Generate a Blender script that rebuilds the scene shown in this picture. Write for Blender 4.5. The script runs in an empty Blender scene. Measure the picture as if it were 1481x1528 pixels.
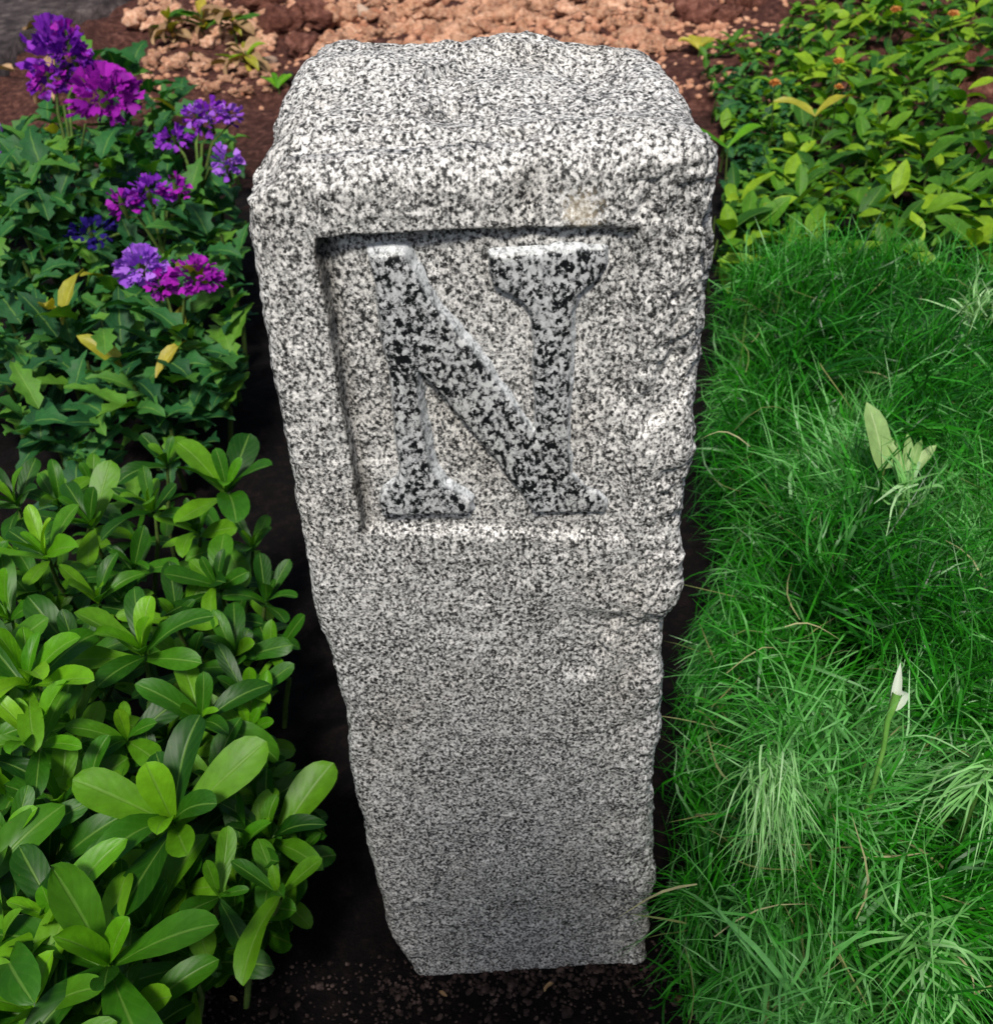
import bpy, math, random
import numpy as np
from mathutils import Matrix, Vector

random.seed(11)
rng = np.random.default_rng(11)
S = bpy.context.scene
COL = S.collection

# ------------------------------------------------------------------ camera
PITCH, ROLL, FPX = math.radians(38.7), math.radians(3.44), 1600.0
PW, PH = 1481.0, 1528.0                      # photograph size, pixels
CAM = np.array([0.0, -0.45, 0.84])
_r0 = np.array([1.0, 0, 0]); _u0 = np.array([0, math.sin(PITCH), math.cos(PITCH)])
FW = np.array([0, math.cos(PITCH), -math.sin(PITCH)])
RT = math.cos(ROLL) * _r0 - math.sin(ROLL) * _u0
UP = math.cos(ROLL) * _u0 + math.sin(ROLL) * _r0
cd = bpy.data.cameras.new('camera'); cam = bpy.data.objects.new('camera', cd); COL.objects.link(cam)
cam.matrix_world = Matrix(((RT[0], UP[0], -FW[0], CAM[0]), (RT[1], UP[1], -FW[1], CAM[1]),
                           (RT[2], UP[2], -FW[2], CAM[2]), (0, 0, 0, 1)))
cd.lens = 36.0 * FPX / PH; cd.sensor_width = 36.0; cd.sensor_fit = 'AUTO'
cd.clip_start = 0.02; cd.clip_end = 500
cd.dof.use_dof = True; cd.dof.focus_distance = 0.62; cd.dof.aperture_fstop = 20
S.camera = cam

# ------------------------------------------------------------------ sky, sun, exposure
SUN_EL, SUN_AZ = math.radians(58), math.radians(188)    # azimuth clockwise from +Y (behind the camera)
w = bpy.data.worlds.new('World'); S.world = w; w.use_nodes = True
wn = w.node_tree; bg = wn.nodes['Background']
sky = wn.nodes.new('ShaderNodeTexSky'); sky.sky_type = 'NISHITA'; sky.sun_disc = False
sky.sun_elevation = SUN_EL; sky.sun_rotation = SUN_AZ; sky.dust_density = 3.0; sky.air_density = 1.0
wn.links.new(sky.outputs[0], bg.inputs[0]); bg.inputs[1].default_value = 0.05
sl = bpy.data.lights.new('sun', 'SUN'); sl.energy = 2.2; sl.angle = math.radians(10); sl.color = (1, 0.955, 0.88)
so = bpy.data.objects.new('sun', sl); COL.objects.link(so)
sdir = Vector((math.sin(SUN_AZ) * math.cos(SUN_EL), math.cos(SUN_AZ) * math.cos(SUN_EL), math.sin(SUN_EL)))
so.rotation_euler = sdir.to_track_quat('Z', 'Y').to_euler(); so.location = (1, -1, 4)
S.view_settings.view_transform = 'Standard'; S.view_settings.look = 'None'
S.view_settings.exposure = 0.95; S.view_settings.gamma = 1.0
S.render.engine = 'CYCLES'

# ------------------------------------------------------------------ helpers
def ray(x, y): return FW + (x - PW / 2) / FPX * RT - (y - PH / 2) / FPX * UP
def at_y(x, y, v=0.0): d = ray(x, y); return CAM + d * (v - CAM[1]) / d[1]
def at_z(x, y, v=0.0): d = ray(x, y); return CAM + d * (v - CAM[2]) / d[2]
def to_px(p):
    q = np.asarray(p, float) - CAM; z = q @ FW
    return np.array([PW / 2 + FPX * (q @ RT) / z, PH / 2 - FPX * (q @ UP) / z]), z

def _h(i, j, k, s):
    n = (i * 374761393 + j * 668265263 + k * 2147483647 + s * 974634777) & 0xffffffff
    n = ((n ^ (n >> 13)) * 1274126177) & 0xffffffff
    n = ((n ^ (n >> 16)) * 2246822519) & 0xffffffff
    return ((n ^ (n >> 15)) & 0xffff) / 65535.0 * 2 - 1
def vnoise(P, seed=0):
    f = np.floor(P).astype(np.int64); t = P - f; t = t * t * t * (t * (t * 6 - 15) + 10)
    out = 0
    for a in (0, 1):
        for b in (0, 1):
            for c in (0, 1):
                wt = (t[..., 0] if a else 1 - t[..., 0]) * (t[..., 1] if b else 1 - t[..., 1]) * (t[..., 2] if c else 1 - t[..., 2])
                out = out + wt * _h(f[..., 0] + a, f[..., 1] + b, f[..., 2] + c, seed)
    return out
def fbm(P, sc, octv=3, seed=0, gain=.5):
    o = 0; a = 1
    for k in range(octv):
        o = o + a * vnoise(P * (sc * 2 ** k) + 17.3 * k, seed + k); a *= gain
    return o
def sstep(a, b, x): t = np.clip((x - a) / (b - a), 0, 1); return t * t * (3 - 2 * t)
def poly_sdf(X, Y, pts):
    pts = np.asarray(pts); d = np.full(X.shape, 1e9); ins = np.zeros(X.shape, bool); n = len(pts)
    for i in range(n):
        ax, ay = pts[i]; bx, by = pts[(i + 1) % n]; ex, ey = bx - ax, by - ay
        t = np.clip(((X - ax) * ex + (Y - ay) * ey) / (ex * ex + ey * ey + 1e-18), 0, 1)
        d = np.minimum(d, np.hypot(X - ax - t * ex, Y - ay - t * ey))
        c = ((ay > Y) != (by > Y)) & (X < ex * (Y - ay) / (ey if abs(ey) > 1e-12 else 1e-12) + ax)
        ins ^= c
    return np.where(ins, -d, d)
def inpoly(x, y, pts): return float(poly_sdf(np.array([x]), np.array([y]), pts)[0]) < 0

def mesh_np(name, V, F, mats=(), smooth=True):
    me = bpy.data.meshes.new(name)
    V = np.asarray(V, np.float32); F = np.asarray(F, np.int32); k = F.shape[1]
    me.vertices.add(len(V)); me.vertices.foreach_set('co', V.ravel())
    me.loops.add(F.size); me.loops.foreach_set('vertex_index', F.ravel())
    me.polygons.add(len(F)); me.polygons.foreach_set('loop_start', np.arange(0, F.size, k, dtype=np.int32))
    me.update(calc_edges=True)
    if smooth: me.polygons.foreach_set('use_smooth', np.ones(len(F), bool))
    for m in mats: me.materials.append(m)
    return me
def link(name, me, parent=None, mw=None):
    o = bpy.data.objects.new(name, me); COL.objects.link(o)
    if parent: o.parent = parent
    if mw is not None: o.matrix_local = mw
    return o
def tag(o, label=None, cat=None, group=None, kind=None):
    for k, v in (('label', label), ('category', cat), ('group', group), ('kind', kind)):
        if v: o[k] = v
    return o
def thing(name, loc, label, cat, group=None):
    o = bpy.data.objects.new(name, None); COL.objects.link(o); o.location = loc; o.empty_display_size = .02
    return tag(o, label, cat, group)

# ------------------------------------------------------------------ materials
class NT:
    def __init__(s, name):
        s.m = bpy.data.materials.new(name); s.m.use_nodes = True; s.t = s.m.node_tree; s.t.nodes.clear()
        s.out = s.n('OutputMaterial')
    def n(s, k, **kw):
        o = s.t.nodes.new('ShaderNode' + k)
        for a, b in kw.items():
            if hasattr(o, a): setattr(o, a, b)
        return o
    def l(s, a, b): s.t.links.new(a, b)
    def setin(s, nd, **kw):
        for k, v in kw.items():
            i = nd.inputs[k.replace('_', ' ')]
            if hasattr(v, 'is_linked') or isinstance(v, bpy.types.NodeSocket): s.l(v, i)
            else: i.default_value = v
        return nd
    def noise(s, vec, scale, detail=2.0, rough=.5, dist=0.0):
        o = s.n('TexNoise'); s.l(vec, o.inputs['Vector'])
        return s.setin(o, Scale=scale, Detail=detail, Roughness=rough, Distortion=dist)
    def ramp(s, fac, stops, interp='LINEAR'):
        o = s.n('ValToRGB'); s.l(fac, o.inputs[0]); r = o.color_ramp; r.interpolation = interp
        while len(r.elements) < len(stops): r.elements.new(.5)
        for e, (p, c) in zip(r.elements, stops):
            e.position = p; e.color = (*c, 1) if len(c) == 3 else c
        return o
    def mix(s, fac, a, b, mode='MIX'):
        o = s.n('MixRGB'); o.blend_type = mode
        for i, v in zip(o.inputs, (fac, a, b)):
            if isinstance(v, bpy.types.NodeSocket): s.l(v, i)
            elif isinstance(v, (int, float)): i.default_value = v if i.type == 'VALUE' else (v, v, v, 1)
            else: i.default_value = (*v, 1)
        return o.outputs[0]
    def math(s, op, a, b=0.0):
        o = s.n('Math'); o.operation = op
        for i, v in zip(o.inputs, (a, b)):
            if isinstance(v, bpy.types.NodeSocket): s.l(v, i)
            else: i.default_value = v
        return o.outputs[0]
def g3(v): return (v, v, v)

def granite(name, scale, stops, letter=False):
    t = NT(name); co = t.n('TexCoord').outputs['Object']
    mp = t.n('Mapping'); t.l(co, mp.inputs[0]); mp.inputs['Scale'].default_value = (1, .75, .74)   # crystals lie a little drawn out
    ip = at_y(868, 316); iron = t.n('VectorMath'); iron.operation = 'DISTANCE'; t.l(co, iron.inputs[0]); iron.inputs[1].default_value = (ip[0], 0, ip[2])
    co = mp.outputs[0]
    wob = t.noise(co, scale * 1.6, 2.0, .6); wv = t.n('VectorMath'); wv.operation = 'MULTIPLY_ADD'
    t.l(wob.outputs['Color'], wv.inputs[0]); wv.inputs[1].default_value = (1.6 / scale,) * 3; t.l(co, wv.inputs[2])
    v = t.n('TexVoronoi'); t.l(wv.outputs[0], v.inputs['Vector']); v.inputs['Scale'].default_value = scale * 1.25
    cellr = t.n('SeparateXYZ'); t.l(v.outputs['Color'], cellr.inputs[0])
    n1 = t.noise(co, scale * .85, 4.0, .65); big = t.noise(co, 20.0, 3.0, .6)
    f = t.math('ADD', t.math('MULTIPLY', n1.outputs['Fac'], 1.15), t.math('MULTIPLY', cellr.outputs[0], .30))
    f = t.math('ADD', t.math('SUBTRACT', f, .235), t.math('MULTIPLY', t.math('SUBTRACT', big.outputs['Fac'], .5), .16))
    base = t.ramp(f, stops).outputs[0]
    vv = t.ramp(cellr.outputs[1], [(0, g3(.72)), (.5, g3(.95)), (1, g3(1))]).outputs[0]
    base = t.mix(.8, base, vv, 'MULTIPLY')
    rust = t.ramp(t.math('ADD', t.math('MULTIPLY', iron.outputs['Value'], 60.0), t.math('MULTIPLY', t.math('SUBTRACT', n1.outputs['Fac'], .5), 2.0)), [(.25, g3(1)), (.6, g3(0))]).outputs[0]
    base = t.mix(t.math('MULTIPLY', rust, .38), base, (.64, .54, .38))
    st = t.noise(co, 9.0, 4.0, .65)
    stain = t.ramp(st.outputs['Fac'], [(.50, g3(0)), (.72, g3(1))]).outputs[0]
    base = t.mix(t.math('MULTIPLY', stain, .45), base, (.62, .56, .47), 'MULTIPLY')
    if not letter:                                   # darker brown along the panel's left groove and top edge
        at = t.n('Attribute'); at.attribute_name = 'panel_dark'
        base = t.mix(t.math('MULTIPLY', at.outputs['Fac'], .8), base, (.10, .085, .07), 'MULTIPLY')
    if letter:
        at = t.n('Attribute'); at.attribute_name = 'edge'
        ed = t.noise(co, 420.0, 2.0, .6, 1.5)
        pale = t.ramp(ed.outputs['Fac'], [(.36, (.12, .13, .135)), (.45, (.46, .485, .50)), (.6, (.68, .71, .73))]).outputs[0]
        base = t.mix(at.outputs['Fac'], base, pale)
    p = t.n('BsdfPrincipled'); t.l(base, p.inputs['Base Color'])
    t.setin(p, Roughness=.42 if letter else .68); p.inputs['Specular IOR Level'].default_value = .4 if letter else .3
    nb = t.noise(co, 420.0, 3.0, .6); nb2 = t.noise(co, 95.0, 3.0, .6)
    hb = t.math('ADD', t.math('MULTIPLY', nb.outputs['Fac'], .45), nb2.outputs['Fac'])
    b = t.n('Bump'); t.l(hb, b.inputs['Height']); t.setin(b, Strength=.18 if letter else .75, Distance=.0012 if letter else .0022)
    t.l(b.outputs[0], p.inputs['Normal']); t.l(p.outputs[0], t.out.inputs[0]); return t.m
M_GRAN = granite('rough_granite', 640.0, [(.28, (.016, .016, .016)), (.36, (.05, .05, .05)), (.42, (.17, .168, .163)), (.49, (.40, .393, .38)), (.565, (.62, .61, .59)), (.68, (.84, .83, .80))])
M_LETT = granite('letter_granite', 450.0, [(.39, (.006, .007, .008)), (.44, (.016, .018, .020)), (.46, (.16, .168, .172)), (.52, (.34, .353, .357)), (.63, (.60, .615, .62))], True)

def leafmat(name, dark, light, young=None, rough=.38, trans=.28, rib=(.16, .30, .05), attr=False, spec=.5):
    t = NT(name); uv = t.n('UVMap').outputs['UV'] if not attr else None
    co = t.n('TexCoord').outputs['Object']
    if attr:
        a = t.n('Attribute'); a.attribute_name = 'tone'; r = a.outputs['Fac']
    else:
        r = t.n('ObjectInfo').outputs['Random']
    c = t.ramp(r, [(0, dark), (.6, light), (1, young or light)]).outputs[0]
    nz = t.noise(co, 60.0 if attr else 4.0, 4.0, .6)
    c = t.mix(.6, c, t.ramp(nz.outputs['Fac'], [(.3, g3(.55)), (.7, g3(1.35))]).outputs[0], 'MULTIPLY')
    if not attr:
        bl = t.noise(co, 5.5, 4.0, .7); blm = t.ramp(bl.outputs['Fac'], [(.66, g3(0)), (.72, g3(1))]).outputs[0]
        c = t.mix(t.math('MULTIPLY', blm, .55), c, (.16, .12, .03))
    p = t.n('BsdfPrincipled')
    if not attr:
        sx = t.n('SeparateXYZ'); t.l(uv, sx.inputs[0])
        du = t.math('ABSOLUTE', t.math('SUBTRACT', sx.outputs[0], .5))
        ribm = t.ramp(du, [(.015, g3(1)), (.05, g3(0))]).outputs[0]
        wv = t.n('TexWave'); wv.wave_type = 'BANDS'; wv.bands_direction = 'Y'
        cv = t.n('CombineXYZ'); t.l(sx.outputs[0], cv.inputs[0])
        t.l(t.math('ADD', sx.outputs[1], t.math('MULTIPLY', du, -.7)), cv.inputs[1]); t.l(cv.outputs[0], wv.inputs['Vector'])
        t.setin(wv, Scale=2.2, Distortion=.6)
        vein = t.ramp(wv.outputs['Fac'], [(.80, g3(0)), (.98, g3(1))]).outputs[0]
        c = t.mix(t.math('MULTIPLY', ribm, .55), c, rib)
        c = t.mix(t.math('MULTIPLY', vein, .05), c, rib)
        b = t.n('Bump'); t.l(t.math('ADD', t.math('MULTIPLY', wv.outputs['Fac'], -.16), t.math('MULTIPLY', ribm, -.8)), b.inputs['Height'])
        t.setin(b, Strength=.4, Distance=.0010); t.l(b.outputs[0], p.inputs['Normal'])
    t.l(c, p.inputs['Base Color']); p.inputs['Specular IOR Level'].default_value = spec
    rn = t.math('ADD', t.math('MULTIPLY', nz.outputs['Fac'], .25), rough - .12); t.l(rn, p.inputs['Roughness'])
    tr = t.n('BsdfTranslucent'); t.l(t.mix(1.0, c, (1.25, 1.35, .35), 'MULTIPLY'), tr.inputs['Color'])
    ms = t.n('MixShader'); ms.inputs[0].default_value = trans
    t.l(p.outputs[0], ms.inputs[1]); t.l(tr.outputs[0], ms.inputs[2]); t.l(ms.outputs[0], t.out.inputs[0]); return t.m
M_ROS = leafmat('glossy_leaf', (.008, .056, .002), (.034, .15, .004), (.12, .30, .008), .46, .28, spec=.32)
M_ROSY = leafmat('young_leaf', (.055, .22, .004), (.12, .34, .007), (.20, .43, .014), .42, .32, spec=.35)
M_FLW = leafmat('flower_plant_leaf', (.008, .06, .020), (.026, .135, .030), (.10, .25, .020), .6, .26, spec=.3)
M_COV = leafmat('cover_leaf', (.016, .085, .008), (.08, .23, .012), (.26, .42, .016), .55, .3, spec=.3)
M_YEL = leafmat('yellow_leaf', (.30, .30, .02), (.38, .36, .03), (.45, .36, .04), .5, .3, rib=(.45, .42, .10))
M_PALE = leafmat('pale_strap_leaf', (.20, .36, .10), (.30, .46, .16), (.38, .52, .22), .5, .3, rib=(.5, .6, .3))
M_GRASS = leafmat('grass_blade', (.005, .080, .002), (.028, .27, .006), (.17, .47, .13), .42, .30, attr=True)
M_TUFT = leafmat('pale_grass', (.12, .36, .07), (.22, .50, .15), (.40, .62, .32), .5, .3, attr=True)
M_STRAW = leafmat('straw', (.08, .13, .03), (.22, .24, .08), (.40, .38, .20), .6, .2, attr=True, spec=.25)
M_DRY = leafmat('dry_leaf', (.22, .13, .07), (.34, .22, .11), (.42, .27, .15), .7, .15, rib=(.4, .3, .2), spec=.2)

def petalmat(name, a, b):
    t = NT(name); r = t.n('ObjectInfo').outputs['Random']; co = t.n('TexCoord').outputs['Object']
    c = t.ramp(r, [(0, a), (1, b)]).outputs[0]
    nz = t.noise(co, 140.0, 2.0); c = t.mix(.5, c, t.ramp(nz.outputs['Fac'], [(.35, g3(.6)), (.7, g3(1.4))]).outputs[0], 'MULTIPLY')
    p = t.n('BsdfPrincipled'); t.l(c, p.inputs['Base Color']); t.setin(p, Roughness=.6); p.inputs['Specular IOR Level'].default_value = .25
    tr = t.n('BsdfTranslucent'); t.l(c, tr.inputs['Color']); ms = t.n('MixShader'); ms.inputs[0].default_value = .35
    t.l(p.outputs[0], ms.inputs[1]); t.l(tr.outputs[0], ms.inputs[2]); t.l(ms.outputs[0], t.out.inputs[0]); return t.m
M_MAG = petalmat('magenta_petal', (.20, .004, .28), (.48, .02, .52))
M_PUR = petalmat('purple_petal', (.14, .008, .38), (.36, .05, .62))
M_LIL = petalmat('lilac_petal', (.30, .07, .62), (.48, .20, .80))
M_BLU = petalmat('blue_petal', (.012, .006, .12), (.03, .012, .22))
M_ORA = petalmat('orange_petal', (.60, .24, .05), (.75, .38, .12))
M_WHI = petalmat('white_petal', (.62, .70, .55), (.75, .80, .70))

def rockmat(name, stops, scale, bump=.6, rand=True, bs=60.0, bd=.004):
    t = NT(name); co = t.n('TexCoord').outputs['Object']
    n = t.noise(co, scale, 5.0, .65, .3); c = t.ramp(n.outputs['Fac'], stops).outputs[0]
    if rand:
        r = t.n('ObjectInfo').outputs['Random']
        c = t.mix(.85, c, t.ramp(r, [(0, (.7, .62, .58)), (.5, (1, .95, .9)), (1, (1.3, 1.3, 1.3))]).outputs[0], 'MULTIPLY')
    p = t.n('BsdfPrincipled'); t.l(c, p.inputs['Base Color']); t.setin(p, Roughness=.9); p.inputs['Specular IOR Level'].default_value = .2
    nb = t.noise(co, bs, 6.0, .7); b = t.n('Bump'); t.l(nb.outputs['Fac'], b.inputs['Height']); t.setin(b, Strength=bump, Distance=bd)
    t.l(b.outputs[0], p.inputs['Normal']); t.l(p.outputs[0], t.out.inputs[0]); return t.m
M_CLOD = rockmat('orange_clay', [(.3, (.36, .15, .085)), (.5, (.66, .37, .24)), (.7, (.82, .56, .40))], 2.2, 1.0, bs=4.5, bd=.010)
M_CRUMB = rockmat('orange_crumbs', [(.3, (.26, .10, .055)), (.5, (.52, .26, .16)), (.7, (.70, .42, .28))], 28.0, 1.0, False, bs=90.0, bd=.006)
M_RED = rockmat('red_clay', [(.3, (.07, .022, .016)), (.5, (.22, .085, .06)), (.7, (.40, .19, .14))], 2.5, 1.0, bs=4.0, bd=.03)
M_GRIT = rockmat('grit', [(.3, (.008, .005, .005)), (.5, (.035, .022, .020)), (.68, (.11, .075, .066)), (.8, (.34, .26, .23))], 110.0, .7, False)
M_PALEST = rockmat('pale_stone', [(.3, (.34, .24, .18)), (.7, (.62, .48, .38))], 40.0, .6)
M_ASPH = rockmat('asphalt', [(.3, (.022, .017, .018)), (.55, (.085, .066, .066)), (.75, (.22, .18, .17))], 26.0, 1.0, False, 45.0, .02)
M_GSTEM = rockmat('green_stem', [(.3, (.05, .17, .02)), (.7, (.14, .30, .06))], 60.0, .2)
M_STEM = rockmat('stem', [(.3, (.035, .07, .012)), (.7, (.09, .15, .03))], 60.0, .3)
def soilmat():
    t = NT('soil'); co = t.n('TexCoord').outputs['Object']
    n = t.noise(co, 55.0, 6.0, .7); n2 = t.noise(co, 5.0, 4.0, .6); n3 = t.noise(co, 260.0, 2.0, .6)
    c = t.ramp(n.outputs['Fac'], [(.3, (.0010, .0007, .0007)), (.52, (.0032, .0020, .0020)), (.75, (.016, .009, .0085))]).outputs[0]
    red = t.ramp(n.outputs['Fac'], [(.3, (.02, .007, .006)), (.52, (.075, .030, .023)), (.75, (.22, .10, .075))]).outputs[0]
    sx = t.n('SeparateXYZ'); t.l(co, sx.inputs[0])
    f = t.math('ADD', sx.outputs[1], t.math('MULTIPLY', n2.outputs['Fac'], .9))      # clay subsoil is dug up beyond the flower bed
    c = t.mix(t.ramp(t.math('MULTIPLY', f, .25), [(.50, g3(0)), (.64, g3(1))]).outputs[0], c, red)
    sp = t.ramp(n3.outputs['Fac'], [(.68, g3(0)), (.76, g3(1))]).outputs[0]
    c = t.mix(t.math('MULTIPLY', sp, .5), c, (.030, .020, .018))
    p = t.n('BsdfPrincipled'); t.l(c, p.inputs['Base Color']); t.setin(p, Roughness=.95); p.inputs['Specular IOR Level'].default_value = .15
    b = t.n('Bump'); t.l(t.math('ADD', n.outputs['Fac'], t.math('MULTIPLY', n3.outputs['Fac'], .25)), b.inputs['Height']); t.setin(b, Strength=.9, Distance=.012)
    t.l(b.outputs[0], p.inputs['Normal']); t.l(p.outputs[0], t.out.inputs[0]); return t.m
M_SOIL = soilmat()

# ------------------------------------------------------------------ ground
def axis(lo, hi, st, far):
    a = np.arange(lo, hi + 1e-6, st); b = np.geomspace(.05, far, 26)
    return np.concatenate([(lo - b)[::-1], a, hi + b])
gx = axis(-2.4, 2.4, .016, 80); gy = axis(-.5, 4.4, .016, 80)
GX, GY = np.meshgrid(gx, gy)
def ground_z(X, Y):
    P = np.stack([X, Y, np.zeros_like(X)], -1)
    z = .012 * fbm(P, 5, 3, 5) + .006 * fbm(P, 28, 3, 9)
    far = sstep(1.7, 2.3, Y + .25 * fbm(P, 2.2, 2, 31))
    z = z + far * (.035 * fbm(P, 4.2, 4, 41) + .02)
    near = np.exp(-((X / .25) ** 2 + ((Y - .05) / .3) ** 2))
    return z * (1 - .85 * near)
GZ = ground_z(GX, GY)
ny, nx = GX.shape
idx = np.arange(nx * ny).reshape(ny, nx)
GF = np.stack([idx[:-1, :-1], idx[:-1, 1:], idx[1:, 1:], idx[1:, :-1]], -1).reshape(-1, 4)
g = link('ground', mesh_np('ground', np.stack([GX, GY, GZ], -1).reshape(-1, 3), GF, [M_SOIL])); tag(g, kind='structure')
from bisect import bisect_right
_gxl, _gyl = gx.tolist(), gy.tolist()
def gz(x, y):
    i = min(max(bisect_right(_gxl, x) - 1, 0), nx - 2); j = min(max(bisect_right(_gyl, y) - 1, 0), ny - 2)
    a = (x - _gxl[i]) / (_gxl[i + 1] - _gxl[i]); b = (y - _gyl[j]) / (_gyl[j + 1] - _gyl[j])
    return float((GZ[j, i] * (1 - a) + GZ[j, i + 1] * a) * (1 - b) + (GZ[j + 1, i] * (1 - a) + GZ[j + 1, i + 1] * a) * b)

# worn asphalt path beyond the bed
edge = [at_z(*p)[:2] for p in [(215, -60), (205, 10), (150, 42), (95, 50), (45, 80), (0, 120), (-60, 160)]]
edge = [np.array(e) for e in edge]
av, af = [], []
for i, e in enumerate(edge):
    e = e + rng.normal(0, .012, 2)
    for k, o in enumerate((0, .012, .5, 3.0, 30.0)):
        q = e + np.array([-.62, .78]) * o
        av.append((q[0], q[1], .0 if k == 0 else .055 + .004 * (k > 2)))
for i in range(len(edge) - 1):
    for k in range(4): a = i * 5 + k; af.append((a, a + 5, a + 6, a + 1))
tag(link('path', mesh_np('path', av, af, [M_ASPH], False)), kind='structure')

# ------------------------------------------------------------------ granite post
POST = thing('granite_post', (0, .08, 0), 'speckled grey granite post with the letter N in a sunken panel', 'stone post')
INV = Matrix.Translation((0, -.08, 0))
Lp = [(363, 232), (361, 290), (371, 350), (382, 430), (393, 500), (401, 545), (415, 610), (425, 680), (440, 760), (457, 850), (467, 910), (489, 975), (499, 1010), (514, 1070), (522, 1150), (535, 1210), (549, 1270), (571, 1350), (576, 1392), (597, 1428), (613, 1447)]
Rp = [(1076, 235), (1073, 300), (1074, 350), (1072, 400), (1060, 450), (1060, 500), (1050, 560), (1040, 620), (1036, 700), (1019, 800), (1012, 880), (995, 925), (990, 985), (986, 1050), (987, 1100), (977, 1130), (976, 1180), (975, 1250), (973, 1350), (967, 1432)]
LA = np.array([at_y(*p) for p in Lp])[::-1]; RA = np.array([at_y(*p) for p in Rp])[::-1]
def xl(z): return np.interp(z, LA[:, 2], LA[:, 0])
def xr(z): return np.interp(z, RA[:, 2], RA[:, 0])
H0 = .674; DEP = .172
PAN = [tuple(at_y(*p)[[0, 2]]) for p in [(470, 356), (700, 344), (958, 338), (945, 560), (934, 806), (760, 800), (541, 797), (505, 575)]]
def build_post():
    nf, ns, nb, nz_, nc = 224, 56, 56, 640, 105
    u = np.linspace(0, 1, nf)
    zz = np.linspace(-.05, H0, nz_)
    R1 = .009
    rings = []
    RT_ = .015                                     # rounding of the top arris
    for z in zz:
        a, b = float(xl(z)), float(xr(z))
        if z < .03: a += .0; b -= .0
        x = a + u * (b - a)
        dl = np.minimum(x - a, b - x); y = np.where(dl < R1, R1 - np.sqrt(np.maximum(R1 * R1 - (R1 - dl) ** 2, 0)), 0)
        fr = np.stack([x, y, np.full(nf, z)], -1)
        yy = R1 + (DEP - R1) * np.linspace(0, 1, ns + 1)[1:]
        bi = .03 * (yy / DEP) ** 2 * .12
        rs = np.stack([b - bi, yy, np.full(ns, z)], -1)
        xb = np.linspace(b - .0036, a + .0036 + .010, nb + 1)[1:]
        bk = np.stack([xb, np.full(nb, DEP), np.full(nb, z)], -1)
        t2 = np.linspace(0, 1, ns + 1)[1:-1]
        ls = np.stack([a + .0136 * (1 - t2) ** 1.5, DEP + (R1 - DEP) * t2, np.full(ns - 1, z)], -1)
        ring = np.concatenate([fr, rs, bk, ls])
        t = (z - (H0 - RT_)) / RT_
        if t > 0:
            ins = RT_ * (1 - math.sqrt(max(1 - t * t, 0)))
            ring[:, 0] *= 1 - ins / .102; ring[:, 1] = DEP / 2 + (ring[:, 1] - DEP / 2) * (1 - ins / (DEP / 2))
        rings.append(ring)
    last = rings[-1]; c = np.array([0, DEP / 2, H0])
    for k in range(1, nc):
        s = k / nc
        r = c + (last - c) * (1 - s); rings.append(r)
    P = np.array(rings); nrow, nr = P.shape[:2]
    # crown of the top face
    capw = np.zeros(nrow); capw[nz_:] = 1
    X, Y, Z = P[..., 0].copy(), P[..., 1].copy(), P[..., 2].copy()
    topw = sstep(H0 - .02, H0, Z)
    dz = -.045 * X * (Y / DEP) + .004 * np.sin(Y * 19) * (1 - np.abs(X) / .12)
    tt = X - at_z(668, 110, .675)[0] - .012 * np.sin(Y * 60)
    dz += .006 * sstep(.002, -.003, tt) * np.exp(-((Y - .105) / .035) ** 2) * np.exp(-np.maximum(-tt, 0) / .06)
    q = at_z(880, 85, .668); dz -= .011 * np.exp(-((X - q[0]) / .020) ** 2 - ((Y - q[1] + .022) / .024) ** 2)
    q = at_z(800, 62, .67); dz += .006 * np.exp(-((X - q[0]) / .028) ** 2 - ((Y - q[1]) / .018) ** 2)
    q = at_z(690, 62, .67); dz -= .006 * np.exp(-((X - q[0]) / .010) ** 2 - ((Y - q[1]) / .022) ** 2)
    dz += .008 * sstep(.06, .15, Y) * sstep(-.01, -.06, X)
    dz -= .013 * sstep(-.080, -.108, X) * sstep(.16, .0, Y)
    P[..., 2] += topw * dz
    du = np.roll(P, -1, 1) - np.roll(P, 1, 1); dv = np.gradient(P, axis=0)
    N = np.cross(du, dv); N /= np.linalg.norm(N, axis=-1, keepdims=True) + 1e-12
    pw = np.zeros((nrow, nr)); isf = np.zeros((nrow, nr), bool); isf[:nz_, :nf] = True
    sd = poly_sdf(X, Z, PAN); sd = np.where(isf, sd, 1.0)
    inpan = sstep(.004, -.004, sd)
    rough = np.ones_like(X) * .75
    rough += np.where(isf, .95 * sstep(.052, .085, X) + .35 * sstep(.02, .0, np.minimum(X - xl(Z), 1)), .45)
    rough += .55 * topw
    rough = rough * (1 - .55 * inpan)
    Q = P.copy()
    big = fbm(Q, 14, 3, 3); mid = fbm(Q, 55, 3, 21); fin = fbm(Q, 190, 3, 51, .6)
    rid = 1 - np.abs(fbm(Q * np.array([1, 1, .8]) + .004 * np.stack([mid, fin, big], -1), 17, 4, 77, .55))
    tf = fbm(Q + .003 * np.stack([mid, fin, big], -1), 19, 3, 123, .45) * 2.6 + 8; fr_ = tf - np.floor(tf)
    ter = np.clip((np.floor(tf) - 8 + .2 * fr_ + .8 * sstep(.90, 1.0, fr_)) / 2.6 + .5, -1, 2)      # split facets
    disp = rough * (.0012 * big + .0005 * mid + .00050 * fin + .0024 * (ter - .5) * sstep(.8, 1.6, rough) + .0014 * (rid - .72) * sstep(.8, 1.6, rough)) * (1 - .4 * inpan)
    disp *= np.where(Z < .03, 1, 1)
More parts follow.
